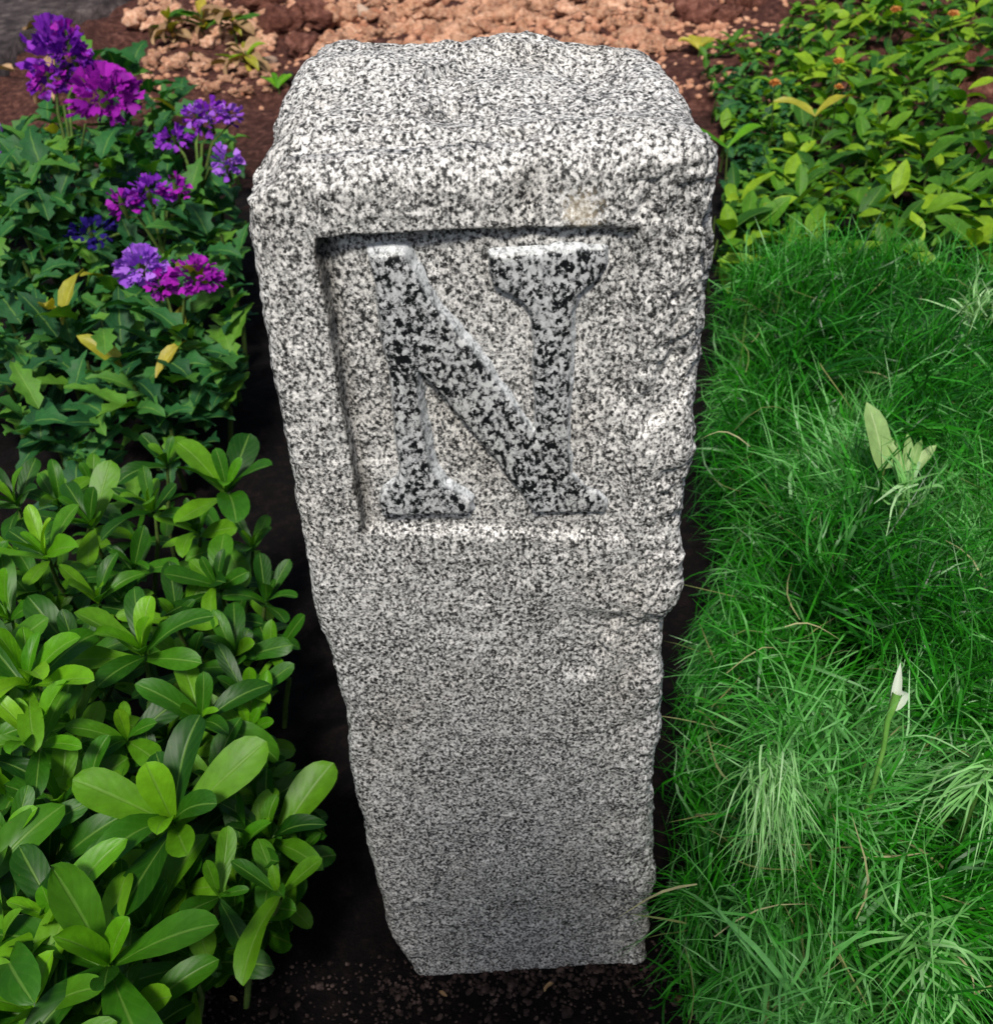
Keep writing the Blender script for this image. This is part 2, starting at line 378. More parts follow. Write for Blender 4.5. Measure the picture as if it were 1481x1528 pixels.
    # chips and ledges on the right arris and the face
    def ledge(p0, p1, amp, reach, soft=.002):
        a = at_y(*p0)[[0, 2]]; b = at_y(*p1)[[0, 2]]; e = b - a; L = np.hypot(*e); e /= L; n = np.array([e[1], -e[0]])
        t = (X - a[0]) * e[0] + (Z - a[1]) * e[1]; d = (X - a[0]) * n[0] + (Z - a[1]) * n[1]
        d = d + .003 * fbm(Q, 80, 2, 5)
        return amp * sstep(-soft, soft, d) * np.exp(-np.maximum(d, 0) / reach) * sstep(-.008, .006, t) * sstep(L + .008, L - .006, t) * isf
    disp -= ledge((1048, 575), (962, 640), .0060, .03)
    disp -= ledge((925, 925), (878, 1010), .0055, .03)
    disp -= ledge((990, 560), (1010, 440), .003, .02)
    disp -= ledge((1062, 480), (1058, 330), .005, .02, .003)
    disp -= ledge((620, 850), (760, 835), .0015, .03, .006)
    disp -= ledge((860, 330), (790, 255), .0018, .03, .006)
    q = at_y(800, 295); disp -= .0035 * np.exp(-((X - q[0]) / .012) ** 2 - ((Z - q[2]) / .012) ** 2) * isf
    P = P + N * disp[..., None]
    # sunken panel: deepest along its left side, floor pecked
    t = np.clip((X + .073) / .146, 0, 1)
    dep = .0075 * (1 - t) + .0036 * t
    sdn = sd + .0009 * fbm(Q, 90, 2, 8)
    leftd = X - np.interp(Z, [.4697, .6405], [-.0736, -.0727])
    topd = np.interp(X, [-.0725, .0725], [.6405, .6366]) - Z
    dep = dep +   .0035 * np.exp(-(np.maximum(leftd, 0) / .006) ** 2) + .001 * np.exp(-(np.maximum(topd, 0) / .006) ** 2)
    dep = dep + .0007 * fbm(Q, 85, 3, 61) + .0007 * fbm(Q, 26, 2, 65)
    rw = .0022 + .004 * sstep(.03, .07, X)                      # right wall slopes more gently
    P[..., 1] += np.where(isf, dep * sstep(0, 1, (-sdn) / rw + .15), 0)
    V = P.reshape(-1, 3)
    # rolling: the foot of the post is rounded towards the ground
    I = np.arange(nrow * nr).reshape(nrow, nr); J = np.roll(I, -1, 1)
    F = np.stack([I[:-1], J[:-1], J[1:], I[1:]], -1).reshape(-1, 4)
    # close the pole
    V = np.vstack([V, P[-1].mean(0)[None]]); pole = len(V) - 1
    FP = np.stack([I[-1], J[-1], np.full(nr, pole), np.full(nr, pole)], -1)
    F = np.vstack([F, np.stack([I[-1][::2], J[-1][::2], np.roll(I[-1], -2)[::2], np.full(len(I[-1][::2]), pole)], -1)])
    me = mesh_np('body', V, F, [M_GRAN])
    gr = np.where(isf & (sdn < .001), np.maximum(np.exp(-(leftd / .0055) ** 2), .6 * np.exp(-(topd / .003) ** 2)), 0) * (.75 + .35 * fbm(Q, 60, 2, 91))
    at = me.attributes.new('panel_dark', 'FLOAT', 'POINT'); at.data.foreach_set('value', np.append(np.clip(gr, 0, 1).ravel(), 0).astype(np.float32))
    return link('body', me, POST, INV)
build_post()

ZL = [(290, 195), (360, 187), (430, 185), (470, 262), (560, 405), (640, 500), (720, 592), (830, 740), (900, 842), (955, 915), (948, 800), (946, 700), (945, 560), (940, 470), (932, 420), (900, 375), (850, 337), (785, 308), (768, 255), (770, 195),
      (1000, 178), (1226, 165), (1222, 230), (1170, 300), (1112, 350), (1084, 420), (1083, 600), (1076, 800), (1072, 950), (1085, 1055), (1140, 1100), (1195, 1138), (1220, 1168), (1220, 1200),
      (945, 1200), (900, 1140), (830, 1040), (700, 880), (610, 770), (520, 672), (480, 628), (478, 700), (495, 830), (515, 950), (535, 1040), (580, 1098), (650, 1138), (690, 1160), (688, 1205),
      (345, 1212), (336, 1170), (352, 1120), (400, 1085), (420, 1048), (405, 950), (395, 830), (385, 720), (372, 620), (350, 555), (340, 480), (325, 330), (302, 240)]
NPOLY = [tuple(at_y(440 + a / 2.645, 310 + b / 2.645, .002)[[0, 2]]) for a, b in ZL]
def build_letter():
    nxp = np.array(NPOLY); lo = nxp.min(0) - .012; hi = nxp.max(0) + .012
    ax = np.arange(lo[0], hi[0], .00075); az = np.arange(lo[1], hi[1], .00075)
    X, Z = np.meshgrid(ax, az); sd = poly_sdf(X, Z, NPOLY)
    Q = np.stack([X, np.zeros_like(X), Z], -1)
    sdn = sd + .00045 * fbm(Q, 150, 2, 4)
    gzr, gxr = np.gradient(sd); gl = np.hypot(gxr, gzr) + 1e-9; face = (gxr * .75 + gzr * .65) / gl
    slope = 4.5 - 3.2 * sstep(-.25, .45, face)
    y = .0008 + .00025 * fbm(Q, 60, 3, 6) + np.maximum(sdn, 0) * slope + .0007 * np.exp(-np.maximum(-sdn, 0) / .0010) + .0006 * fbm(Q, 200, 2, 9) * (sdn > 0) + .0009 * fbm(Q, 120, 2, 19) * sstep(0, .002, sdn)
    keep = sd < .0085
    I = np.arange(X.size).reshape(X.shape)
    cell = keep[:-1, :-1] & keep[1:, :-1] & keep[:-1, 1:] & keep[1:, 1:]
    F = np.stack([I[:-1, :-1], I[:-1, 1:], I[1:, 1:], I[1:, :-1]], -1)[cell]
    V = np.stack([X, y, Z], -1).reshape(-1, 3)
    used = np.unique(F); rm = np.full(len(V), -1); rm[used] = np.arange(len(used))
    me = mesh_np('raised_letter', V[used], rm[F], [M_LETT])
    a = me.attributes.new('edge', 'FLOAT', 'POINT')
    a.data.foreach_set('value', (.8 * sstep(-.0002, .0016, sdn)).reshape(-1)[used].astype(np.float32))
    o = link('raised_letter', me, POST, INV); o['label'] = 'raised capital letter N with coarse black crystals'
build_letter()

# ------------------------------------------------------------------ plant builders
def leaf_mesh(name, L, W, mat, prof='obovate', fold=.35, curl=.5, wave=.0, ns=6, teeth=0.0, seed=0, twist=0.):
    r = random.Random(seed); V = []; UV = []; F = []
    cols = (-1, -.55, 0, .55, 1)
    pos = np.array([0., 0., 0.]); ang = 0.0
    for i in range(ns + 1):
        t = 1 - (1 - i / ns) ** 1.45 if prof == 'obovate' else i / ns
        if i: dt = t - tp
        tp = t
        if prof == 'obovate': wd = (t ** .9) * max(1 - t ** 4.6, 0) ** .62 * 1.05 + .11 * (1 - t)
        elif prof == 'ellipse': wd = math.sin(math.pi * min(max(t, .0), 1)) ** .8 * (1 - .12 * t) + .06 * (1 - t)
        elif prof == 'lance': wd = math.sin(math.pi * t ** .8) ** .9 + .08 * (1 - t)
        else: wd = (.55 + .45 * math.sin(math.pi * t)) * max(1 - t ** 6, 0) ** .6
        wd = max(wd, .03) * W / 2 * (1 + teeth * (.5 if i % 2 else -.5))
        ang = -curl * t * t
        if i: pos = pos + np.array([0, math.cos(ang), math.sin(ang)]) * (L * dt)
        tw = twist * t
        for c in cols:
            z = abs(c) * wd * fold * (1 - .5 * t) + wave * L * math.sin(t * 9 + c * 2 + seed) * abs(c)
            x = c * wd * math.cos(fold * .4)
            V.append((x * math.cos(tw) - z * math.sin(tw), pos[1] - z * math.sin(ang), pos[2] + x * math.sin(tw) + z * math.cos(ang)))
            UV.append((c * .5 + .5, t))
    n = len(cols)
    for i in range(ns):
        for k in range(n - 1): a = i * n + k; F.append((a, a + 1, a + n + 1, a + n))
    me = mesh_np(name, V, F, [mat])
    uv = me.uv_layers.new(name='UVMap'); li = np.array(F).ravel()
    uv.data.foreach_set('uv', np.array(UV, np.float32)[li].ravel()); return me
def variants(n, name, L, W, mat, **kw):
    out = []
    for i in range(n):
        k = dict(kw)
        k['curl'] = kw.get('curl', .5) + random.uniform(-.45, .5); k['fold'] = kw.get('fold', .35) + random.uniform(-.15, .2)
        out.append(leaf_mesh(name, L, W * random.uniform(.85, 1.15), mat, seed=i * 7 + 3, twist=random.uniform(-.35, .35), **k))
    return out
V_ROS = variants(7, 'leaf', 1, .50, M_ROS, prof='obovate', fold=.32, curl=.55, wave=.015, ns=9)
V_ROSY = variants(5, 'leaf', 1, .46, M_ROSY, prof='obovate', fold=.4, curl=.35, wave=.015, ns=9)
V_FLW = variants(7, 'leaf', 1, .40, M_FLW, prof='lance', fold=.5, curl=.7, wave=.03, teeth=.5, ns=8)
V_COV = variants(7, 'leaf', 1, .46, M_COV, prof='ellipse', fold=.4, curl=.6, wave=.02)
V_YEL = variants(3, 'leaf', 1, .40, M_YEL, prof='ellipse', fold=.4, curl=.4, wave=.03)
V_DRY = variants(4, 'leaf', 1, .5, M_DRY, prof='ellipse', fold=.7, curl=1.0, wave=.06)
V_PALE = variants(4, 'leaf', 1, .22, M_PALE, prof='strap', fold=.5, curl=.5, wave=.02)
V_BUD = {m: leaf_mesh('petal', 1, .8, m, prof='obovate', fold=.3, curl=.5, wave=.08, ns=4, seed=3) for m in ()}

def petal_mesh(mat, seed):
    r = random.Random(seed); V = []; F = []; n, m = 5, 5
    for i in range(n):
        t = i / (n - 1)
        for k in range(m):
            c = k / (m - 1) * 2 - 1
            wd = (.15 + .62 * t ** .8) * (1 - .25 * max(t - .8, 0) * 5 * abs(c))
            z = .25 * t * t + .13 * math.sin(k * 2.6 + seed) * t + r.uniform(-.03, .03)
            V.append((c * wd * .75, t * (1 + r.uniform(-.12, .06) * t), z - .35 * max(t - .5, 0)))
    for i in range(n - 1):
        for k in range(m - 1): a = i * m + k; F.append((a, a + 1, a + m + 1, a + m))
    return mesh_np('petal', V, F, [mat])
PET = {k: [petal_mesh(m, s) for s in range(4)] for k, m in (('mag', M_MAG), ('pur', M_PUR), ('lil', M_LIL), ('blu', M_BLU), ('ora', M_ORA), ('whi', M_WHI))}

def tube(pts, rad, mat, name='stem', seg=6):
    V = []; F = []; pts = [Vector(p) for p in pts]
    for i, p in enumerate(pts):
        d = (pts[min(i + 1, len(pts) - 1)] - pts[max(i - 1, 0)]).normalized()
        a = d.orthogonal().normalized(); b = d.cross(a)
        rr = rad[i] if hasattr(rad, '__len__') else rad
        for k in range(seg): th = k / seg * 2 * math.pi; V.append(p + float(rr) * (math.cos(th) * a + math.sin(th) * b))
    for i in range(len(pts) - 1):
        for k in range(seg): a = i * seg + k; b = i * seg + (k + 1) % seg; F.append((a, b, b + seg, a + seg))
    return mesh_np(name, [tuple(v) for v in V], F, [mat])

def in_stone(p, m=.008):
    return (xl(.4) - m - .006 < p[0] < xr(.4) + m + .008) and (-m < p[1] < DEP + m) and p[2] < .72
def leaf_frame(base, az, el, roll, L):
    return Matrix.Translation(base) @ Matrix.Rotation(az, 4, 'Z') @ Matrix.Rotation(el, 4, 'X') @ Matrix.Rotation(roll, 4, 'Y') @ Matrix.Scale(L, 4)
def put_leaf(root, meshes, M, ok=None, name='leaf', chk=(.0, .5, .9)):
    W = Matrix.Translation(root.location)
    for t in chk:
        p = W @ M @ Vector((0, t, 0))
        if in_stone(p) or p.z < gz(p.x, p.y) - .002: return None
        if ok is not None and not ok(p): return None
    return link(name, random.choice(meshes), root, M)

def stem_to(root, head, rad=.0028, bend=.02):
    h = Vector(head)
    mid = h * .5 + Vector((random.uniform(-bend, bend), random.uniform(-bend, bend), 0))
    return link('stem', tube([(0, 0, -.012), mid * .5 + Vector((0, 0, 0)), mid, h * .8 + mid * .1, h], [rad, rad, rad * .9, rad * .8, rad * .6], M_STEM), root)

# ------------------------------------------------------------------ low rosette plants (left front)
LB = np.array([(560, 300), (640, 422), (700, 424), (760, 434), (800, 436), (850, 440), (900, 456), (950, 460), (1010, 458), (1060, 446), (1110, 455), (1170, 500), (1260, 505), (1330, 498), (1380, 462), (1420, 440), (1460, 345), (1500, 300), (1560, 300)])
def ok_left(p):
    q, z = to_px(p); return q[0] < np.interp(q[1], LB[:, 0], LB[:, 1])
def rosette(px, py, z, L, n, young=0, tilt=(0, 0), label=None, az0=None, elr=(.40, 1.35), ok=ok_left, lower=6):
    hp = at_z(px, py, z); bx = hp[0] - .03 + random.uniform(-.03, .02); by = hp[1] + random.uniform(-.01, .05)
    root = thing('rosette_plant', (bx, by, gz(bx, by)), label or ('low whorled plant with several lime young leaves left of the post' if young >= 2 else
                 'low plant with whorls of plain dark glossy spoon shaped leaves left of the post'), 'plant', 'glossy leaved plants beside the post')
    head = Vector(hp) - root.location
    stem_to(root, head)
    az = random.uniform(0, 6.28) if az0 is None else az0
    T = Matrix.Translation(head) @ Matrix.Rotation(tilt[0], 4, 'X') @ Matrix.Rotation(tilt[1], 4, 'Y')
    for i in range(n):
        f = i / max(n - 1, 1)                                 # outer and flat to inner and upright
        a = az + i * 2.39996 + random.uniform(-.2, .2)
        el = elr[0] + (elr[1] - elr[0]) * f + random.uniform(-.12, .12)
        l = L * random.choice((.8, 1.0, 1.1, 1.2)) * (1 - .42 * f ** 2) * random.uniform(.85, 1.1)
        M = T @ leaf_frame((0, 0, .004 * f * n * .3), a, el, random.uniform(-.3, .3), l)
        M = M @ Matrix.Diagonal((random.uniform(.8, 1.15), 1, random.uniform(.6, 1.8), 1))
        put_leaf(root, V_ROSY if i >= n - young else V_ROS, M, ok)
    for i in range(lower):
        a = az + 1 + i * 2.39996; d = random.uniform(.3, .8)
        M = leaf_frame(head * d, a, random.uniform(-.35, .35), random.uniform(-.3, .3), L * random.uniform(.75, 1.05))
        put_leaf(root, V_ROS, M, ok)
    return root
R_ = rosette
HEADS = [  # px, py, height, leaf length, leaves, young
 (338, 742, .21, .066, 10, 2), (232, 770, .20, .058, 9, 1), (75, 838, .21, .064, 9, 6), (140, 790, .18, .06, 8, 0), (30, 760, .18, .055, 8, 0),
 (218, 985, .215, .072, 10, 3), (330, 880, .17, .056, 9, 0), (395, 905, .14, .05, 8, 0), (410, 985, .13, .048, 8, 0), (300, 800, .17, .055, 8, 0),
 (45, 1035, .24, .066, 11, 8), (60, 1120, .22, .062, 9, 6), (150, 905, .18, .055, 9, 1), (20, 930, .2, .055, 9, 3), (120, 985, .19, .055, 9, 1),
 (262, 1235, .20, .074, 10, 2), (300, 1085, .18, .056, 9, 2), (375, 1095, .15, .052, 10, 6), (190, 1110, .18, .055, 8, 1), (150, 1190, .17, .058, 9, 1),
 (410, 1262, .13, .060, 12, 1), (372, 1352, .11, .056, 11, 0), (440, 1210, .10, .046, 8, 0), (330, 1180, .15, .055, 9, 0),
 (100, 1385, .20, .064, 9, 5), (165, 1450, .20, .082, 9, 2), (230, 1400, .16, .072, 9, 0), (20, 1270, .20, .062, 10, 1), (20, 1430, .2, .07, 9, 2), (80, 1300, .17, .06, 9, 0),
 (60, 1520, .19, .068, 9, 2), (190, 1530, .15, .06, 9, 0), (280, 1330, .14, .055, 8, 0), (-30, 1130, .2, .06, 9, 3), (-40, 1350, .2, .065, 8, 2), (-30, 880, .2, .06, 8, 3), (-25, 1010, .2, .06, 8, 2),
 (110, 1590, .18, .066, 9, 1), (-20, 1570, .18, .066, 9, 1), (200, 860, .17, .055, 8, 0), (265, 930, .16, .05, 8, 0), (90, 760, .15, .055, 8, 0), (250, 700, .13, .05, 7, 0),
 (350, 990, .14, .052, 9, 0), (290, 1000, .16, .05, 8, 0), (90, 1210, .18, .055, 8, 1), (390, 1160, .12, .046, 8, 0), (330, 1400, .09, .054, 10, 0), (400, 1395, .07, .048, 10, 0), (440, 1300, .09, .05, 10, 0), (290, 1440, .10, .056, 9, 1), (215, 1290, .15, .06, 8, 0), (140, 1330, .15, .06, 8, 0)]
SPEC = {0: 'glossy whorled plant beside the post, its broad upright leaves below the purple flowers', 2: 'lime green young whorled plant with narrow splayed leaves among darker ones',
        5: 'large open whorl of five long shiny leaves fanned toward the post', 10: 'bright lime whorled plant with rounded overlapping leaves',
        15: 'open dark green whorl with one broad leaf drooping over soil', 20: 'dark green whorled plant overhanging the bare soil next to the post', 17: 'small whorl of curled yellow green young leaves near the post',
        24: 'young lime shoot with a tight upright pair of leaves'}
tr = 0; fill = []
while len(fill) < 34 and tr < 4000:
    tr += 1; x, y = random.uniform(-40, 430), random.uniform(720, 1500)
    if x < np.interp(y, LB[:, 0], LB[:, 1]) - 45 and all(math.hypot(x - a[0], y - a[1]) > 44 for a in HEADS + fill):
        fill.append((x, y, random.uniform(.11, .17), random.uniform(.042, .06), random.randint(6, 9), random.choice((0, 0, 1, 2))))
HEADS = HEADS + fill
for i, (px, py, z, L, n, yg) in enumerate(HEADS):
    rosette(px, py, z, L, n, yg, (random.uniform(-.05, .35), random.uniform(-.3, .3)), SPEC.get(i))

# ------------------------------------------------------------------ flowering plants (left back)
FB = np.array([(-50, 330), (60, 235), (130, 330), (165, 385), (230, 362), (330, 372), (430, 382), (520, 380), (590, 372), (640, 345), (700, 330), (760, 330)])
def ok_flow(p):
    q, z = to_px(p); return q[0] < np.interp(q[1], FB[:, 0], FB[:, 1])
def flower_plant(px, py, z, L, n, label, flowers=(), spread=.03, layers=3, mats=None, yel=0):
    hp = at_z(px, py, z); root = thing('flower_plant' if flowers else 'leafy_plant', (hp[0] - .01, hp[1] + .02, gz(hp[0] - .01, hp[1] + .02)), label, 'plant', 'bushy plants of the flower bed')
    head = Vector(hp) - root.location; stem_to(root, head, .004)
    n = int(n * 1.3); L = L * 1.2
    for k in range(n):
        f = k / n; a = k * 2.39996 + random.uniform(-.3, .3)
        el = -.15 + 1.15 * f + random.uniform(-.2, .2)
        base = head * (.55 + .45 * f) + Vector((random.uniform(-1, 1), random.uniform(-1, 1), random.uniform(-.6, .4))) * spread
        M = leaf_frame(base, a, el, random.uniform(-.4, .4), L * random.uniform(.7, 1.15))
        put_leaf(root, (V_YEL if k >= n - yel else (mats or V_FLW)), M, ok_flow)
    for (fx, fy, rx, ry, kind, cnt, dz) in flowers:
        fp = at_z(fx, fy, z + dz); _, dpt = to_px(fp); sx = rx / FPX * dpt; sy = ry / FPX * dpt
        c = Vector(fp) - root.location
        core = link('flower_head', tube([c + Vector((0, .012, -sy * 1.1)), c, c + Vector((0, 0, sy * .6))], [.003, min(sx, sy) * .22, .002], M_STEM, 'flower_head'), root)
        link("stem", tube([head * .8, (head + c) * .5, c + Vector((0, .012, -sy))], .0025, M_STEM), root)
        for k in range(int(cnt * 3.2)):
            th = random.uniform(0, 6.283); ph = math.acos(random.uniform(-.55, 1)); rr = random.uniform(.45, .92)
            d = Vector((math.cos(th) * math.sin(ph), math.sin(th) * math.sin(ph), math.cos(ph)))
            pos = c + Vector((d.x * sx, d.y * sx * .8, d.z * sy)) * rr
            az = math.atan2(-d.x, d.y); el = math.asin(d.z)
            s = min(max(min(sx, sy) * random.uniform(.32, .55), .011), .022)
            link('petal', random.choice(PET[kind]), core, leaf_frame(pos, az + random.uniform(-.5, .5), el + random.uniform(-.7, .4), random.uniform(-1, 1), s))
    return root
flower_plant(100, 225, .26, .065, 70, 'bushy plant topped by two tall magenta flower spikes',
             [(92, 98, 50, 60, 'pur', 46, .06), (105, 70, 26, 40, 'mag', 12, .09), (75, 120, 32, 22, 'mag', 14, .05), (155, 148, 48, 40, 'mag', 40, .05)], .09)
flower_plant(40, 300, .22, .060, 46, 'dark bushy plant with a pale violet bloom at its side', [(4, 214, 16, 26, 'lil', 14, .05)], .08)
flower_plant(290, 255, .22, .060, 34, 'leafy plant with clustered violet blooms close to the post corner',
             [(312, 176, 40, 24, 'pur', 20, .06), (295, 172, 22, 18, 'lil', 8, .07), (342, 172, 16, 14, 'lil', 8, .065), (260, 208, 26, 14, 'pur', 14, .04), (338, 246, 22, 28, 'lil', 16, .03)], .06)
flower_plant(235, 345, .20, .058, 34, 'leafy plant with a row of purple ruffled blooms beside dark blue petals',
             [(222, 290, 36, 24, 'pur', 22, .05), (262, 285, 20, 22, 'mag', 12, .05), (182, 306, 22, 24, 'mag', 12, .045), (135, 348, 40, 18, 'blu', 16, .0)], .06)
flower_plant(262, 480, .19, .060, 60, 'plant with dense pointed leaves under a lilac and a magenta bloom',
             [(212, 402, 32, 32, 'lil', 34, .06), (290, 414, 42, 26, 'mag', 30, .055), (240, 425, 20, 14, 'mag', 8, .05)], .075, yel=2)
flower_plant(80, 470, .17, .062, 22, 'dark leafy plant with yellowing leaves at its heart', (), .035, yel=3)
flower_plant(35, 390, .18, .058, 26, 'dark green leafy plant growing between flowering ones', (), .06)
flower_plant(150, 400, .16, .055, 20, 'dark green leafy plant growing between flowering ones', (), .05)
flower_plant(200, 575, .15, .058, 26, 'shaded leafy plant with a yellow leaf above the glossy whorls', (), .05, yel=2)
flower_plant(60, 610, .14, .058, 16, 'shaded sparse leafy plant with drooping leaves', (), .04)
flower_plant(320, 560, .14, .055, 26, 'shaded leafy plant close beside the post', (), .05)
flower_plant(330, 350, .18, .055, 24, 'leafy plant pressed against the left side of the post', (), .04)
flower_plant(-20, 520, .16, .06, 18, 'dark green leafy plant growing between flowering ones', (), .05)
flower_plant(180, 240, .2, .055, 30, 'dark green leafy plant growing between flowering ones', (), .06)
flower_plant(170, 90, .2, .075, 14, 'grey green broad leaved sprig rising behind the magenta spikes', (), .05)
flower_plant(225, 150, .16, .055, 26, 'dark green leafy plant growing between flowering ones', (), .06)
flower_plant(20, 210, .18, .055, 26, 'dark green leafy plant growing between flowering ones', (), .07)
for (x_, y_, z_, L_, n_) in ((60, 195, .14, .06, 22), (120, 205, .15, .06, 24), (10, 250, .18, .06, 24), (90, 300, .17, .062, 26), (150, 310, .15, .06, 22), (205, 215, .15, .055, 22), (330, 300, .14, .055, 18),
                           (270, 300, .13, .055, 20), (60, 370, .15, .06, 22), (110, 430, .13, .058, 18), (190, 480, .14, .058, 20), (10, 460, .14, .06, 18), (345, 430, .14, .055, 18), (130, 540, .11, .055, 14), (340, 500, .13, .055, 18), (250, 170, .12, .05, 18), (170, 185, .13, .05, 18), (350, 215, .10, .05, 14)):
    flower_plant(x_, y_, z_, L_, n_, 'dark green leafy plant growing between flowering ones', (), .065, yel=int(random.random() < .2))
flower_plant(255, 640, .11, .05, 14, 'shaded leafy plant close beside the post', (), .05)
flower_plant(140, 690, .10, .05, 14, 'shaded sparse leafy plant with drooping leaves', (), .05)

# ------------------------------------------------------------------ ground cover (right back)
CP = [(1045, 75), (1140, 40), (1200, 0), (1200, -80), (1560, -80), (1560, 70), (1470, 80), (1420, 110), (1440, 170), (1560, 190), (1560, 420), (1400, 390), (1200, 360), (1060, 360), (1078, 240), (1060, 130)]
def ok_cov(p):
    q, z = to_px(p); return q[0] > np.interp(q[1], [0, 60, 120, 200, 300, 420], [1130, 1035, 1055, 1078, 1078, 1070])
def cover_plant(px, py, z, L, n, label, yel=0, meshes=None, small=False):
    hp = at_z(px, py, z); by = hp[1] + .03
    root = thing('ground_cover_plant', (hp[0], by, gz(hp[0], by)), label, 'plant', 'leafy ground cover right of the post')
    head = Vector(hp) - root.location; stem_to(root, head, .0025)
    for k in range(n):
        f = k / n; a = k * 2.39996 + random.uniform(-.4, .4)
        base = head * (.5 + .5 * f) + Vector((random.uniform(-1, 1), random.uniform(-1, 1), random.uniform(-.4, .3))) * .03
        M = leaf_frame(base, a, -.2 + 1.0 * f + random.uniform(-.3, .3), random.uniform(-.5, .5), L * random.uniform(.65, 1.15))
        put_leaf(root, V_YEL if k < yel else (meshes or V_COV), M, ok_cov)
    return root
pts = []; tries = 0
while len(pts) < 125 and tries < 6000:
    tries += 1
    x, y = random.uniform(1050, 1530), random.uniform(-50, 385)
    if inpoly(x, y, CP) and all(math.hypot(x - a, (y - b) * 1.3) > (20 if x < 1190 else 28 + y * .045) for a, b in pts): pts.append((x, y))
for x, y in pts:
    fine = x < 1190 and y < 260
    cover_plant(x, y, .10 if not fine else .07, .046 if fine else random.uniform(.052, .078), 20 if fine else 16,
                'ground cover plant with small feathery dark leaves behind the post' if fine else 'ground cover plant with oval green leaves beyond the fine grass',
                1 if random.random() < .12 else 0, V_FLW if fine and random.random() < .6 else None)
def lone_leaf(px, py, z, L, az, meshes, label, el=.3):
    p = at_z(px, py, z); o = link('leaf', random.choice(meshes)); o.matrix_world = leaf_frame(p, az, el, .3, L); return tag(o, label, 'leaf')
def bright_sprig(px, py, z, L, label, n=4, meshes=None):
    hp = at_z(px, py, z); root = thing('leaf_sprig', (hp[0], hp[1], gz(hp[0], hp[1])), label, 'sprig')
    head = Vector(hp) - root.location; stem_to(root, head, .002, .005)
    for k in range(n): put_leaf(root, meshes or V_ROSY, leaf_frame(head, -1.2 + k * 2.4 / max(n - 1, 1) + random.uniform(-.2, .2), .5 + .2 * random.random(), 0, L))
bright_sprig(1085, 222, .12, .085, 'single bright lime leaf sprig close behind the post', 2)
bright_sprig(1042, 75, .04, .06, 'small yellow green seedling at the back corner of the post', 7, V_YEL)
bright_sprig(415, 132, .03, .05, 'small bright green seedling on clay left of the post', 6)
bright_sprig(1215, 175, .13, .085, 'sprig with a hanging yellow leaf over the ground cover', 2, V_YEL)
for (fx, fy, r) in ((1250, 95, 9), (1155, 128, 10), (1335, 18, 9), (1421, 24, 9), (1250, 132, 7)):
    p = at_z(fx, fy, .17); _, d = to_px(p); s = r / FPX * d
    root = thing('marigold_bloom', (p[0], p[1], gz(p[0], p[1])), 'small orange bloom on a thin stem in the ground cover', 'flower', 'orange blooms in the ground cover')
    h = Vector(p) - root.location; stem_to(root, h, .0015, .004)
    for k in range(12): link('petal', random.choice(PET['ora']), root, leaf_frame(h, k * 2.4, .1 + k * .09, 0, s))

# ------------------------------------------------------------------ fine grass (right)
def blades(name, specs, mat):
    D = np.array([s[1] for s in specs]); D /= np.linalg.norm(D, axis=1, keepdims=True)
    c = [np.array([s[i] for s in specs]) for i in (2, 3, 4, 5)]
    return blades_np(name, np.array([s[0] for s in specs]), D, *c, mat)
def blades_np(name, Rr, D, L, Wd, dr, tone, mat):
    """one mesh of tapering curved blades"""
    n = len(Rr); K = 5
    side = np.cross(D, rng.normal(0, 1, (n, 3)) * .6 + np.array([0, 0, 1])); side /= np.linalg.norm(side, axis=1, keepdims=True) + 1e-9
    kink = rng.normal(0, .16, (n, 3)); V = np.zeros((n, K + 1, 2, 3))
    for i in range(K + 1):
        t = i / K
        p = Rr + D * (L * t)[:, None] + kink * (L * math.sin(t * 4.2) * .5)[:, None]
        p[:, 2] -= dr * L * t * t
        wv = Wd * (1 - t ** 1.8) ** .8 * (.5 + .5 * min(t * 4, 1)) + .00012
        V[:, i, 0] = p - side * (wv / 2)[:, None]; V[:, i, 1] = p + side * (wv / 2)[:, None]
    base = (np.arange(n) * (K + 1) * 2)[:, None]
    F = np.concatenate([np.stack([base[:, 0] + 2 * i, base[:, 0] + 2 * i + 1, base[:, 0] + 2 * i + 3, base[:, 0] + 2 * i + 2], -1) for i in range(K)])
    me = mesh_np(name, V.reshape(-1, 3), F, [mat])
    a = me.attributes.new('tone', 'FLOAT', 'POINT'); a.data.foreach_set('value', np.repeat(tone, (K + 1) * 2).astype(np.float32)); return me
GP = [(1085, 385), (1180, 345), (1330, 365), (1420, 385), (1620, 400), (1680, 1600), (1080, 1600), (1065, 1528), (1000, 1480), (1003, 1390), (1010, 1310), (1010, 1180), (1018, 1060), (1045, 950), (1075, 840), (1060, 740), (1065, 600), (1075, 480)]
GPn = np.array(GP, float)
def in_stone_v(P, m):
    return (P[:, 0] < .112 + m) & (P[:, 0] > -.12) & (P[:, 1] > -m) & (P[:, 1] < DEP + m)
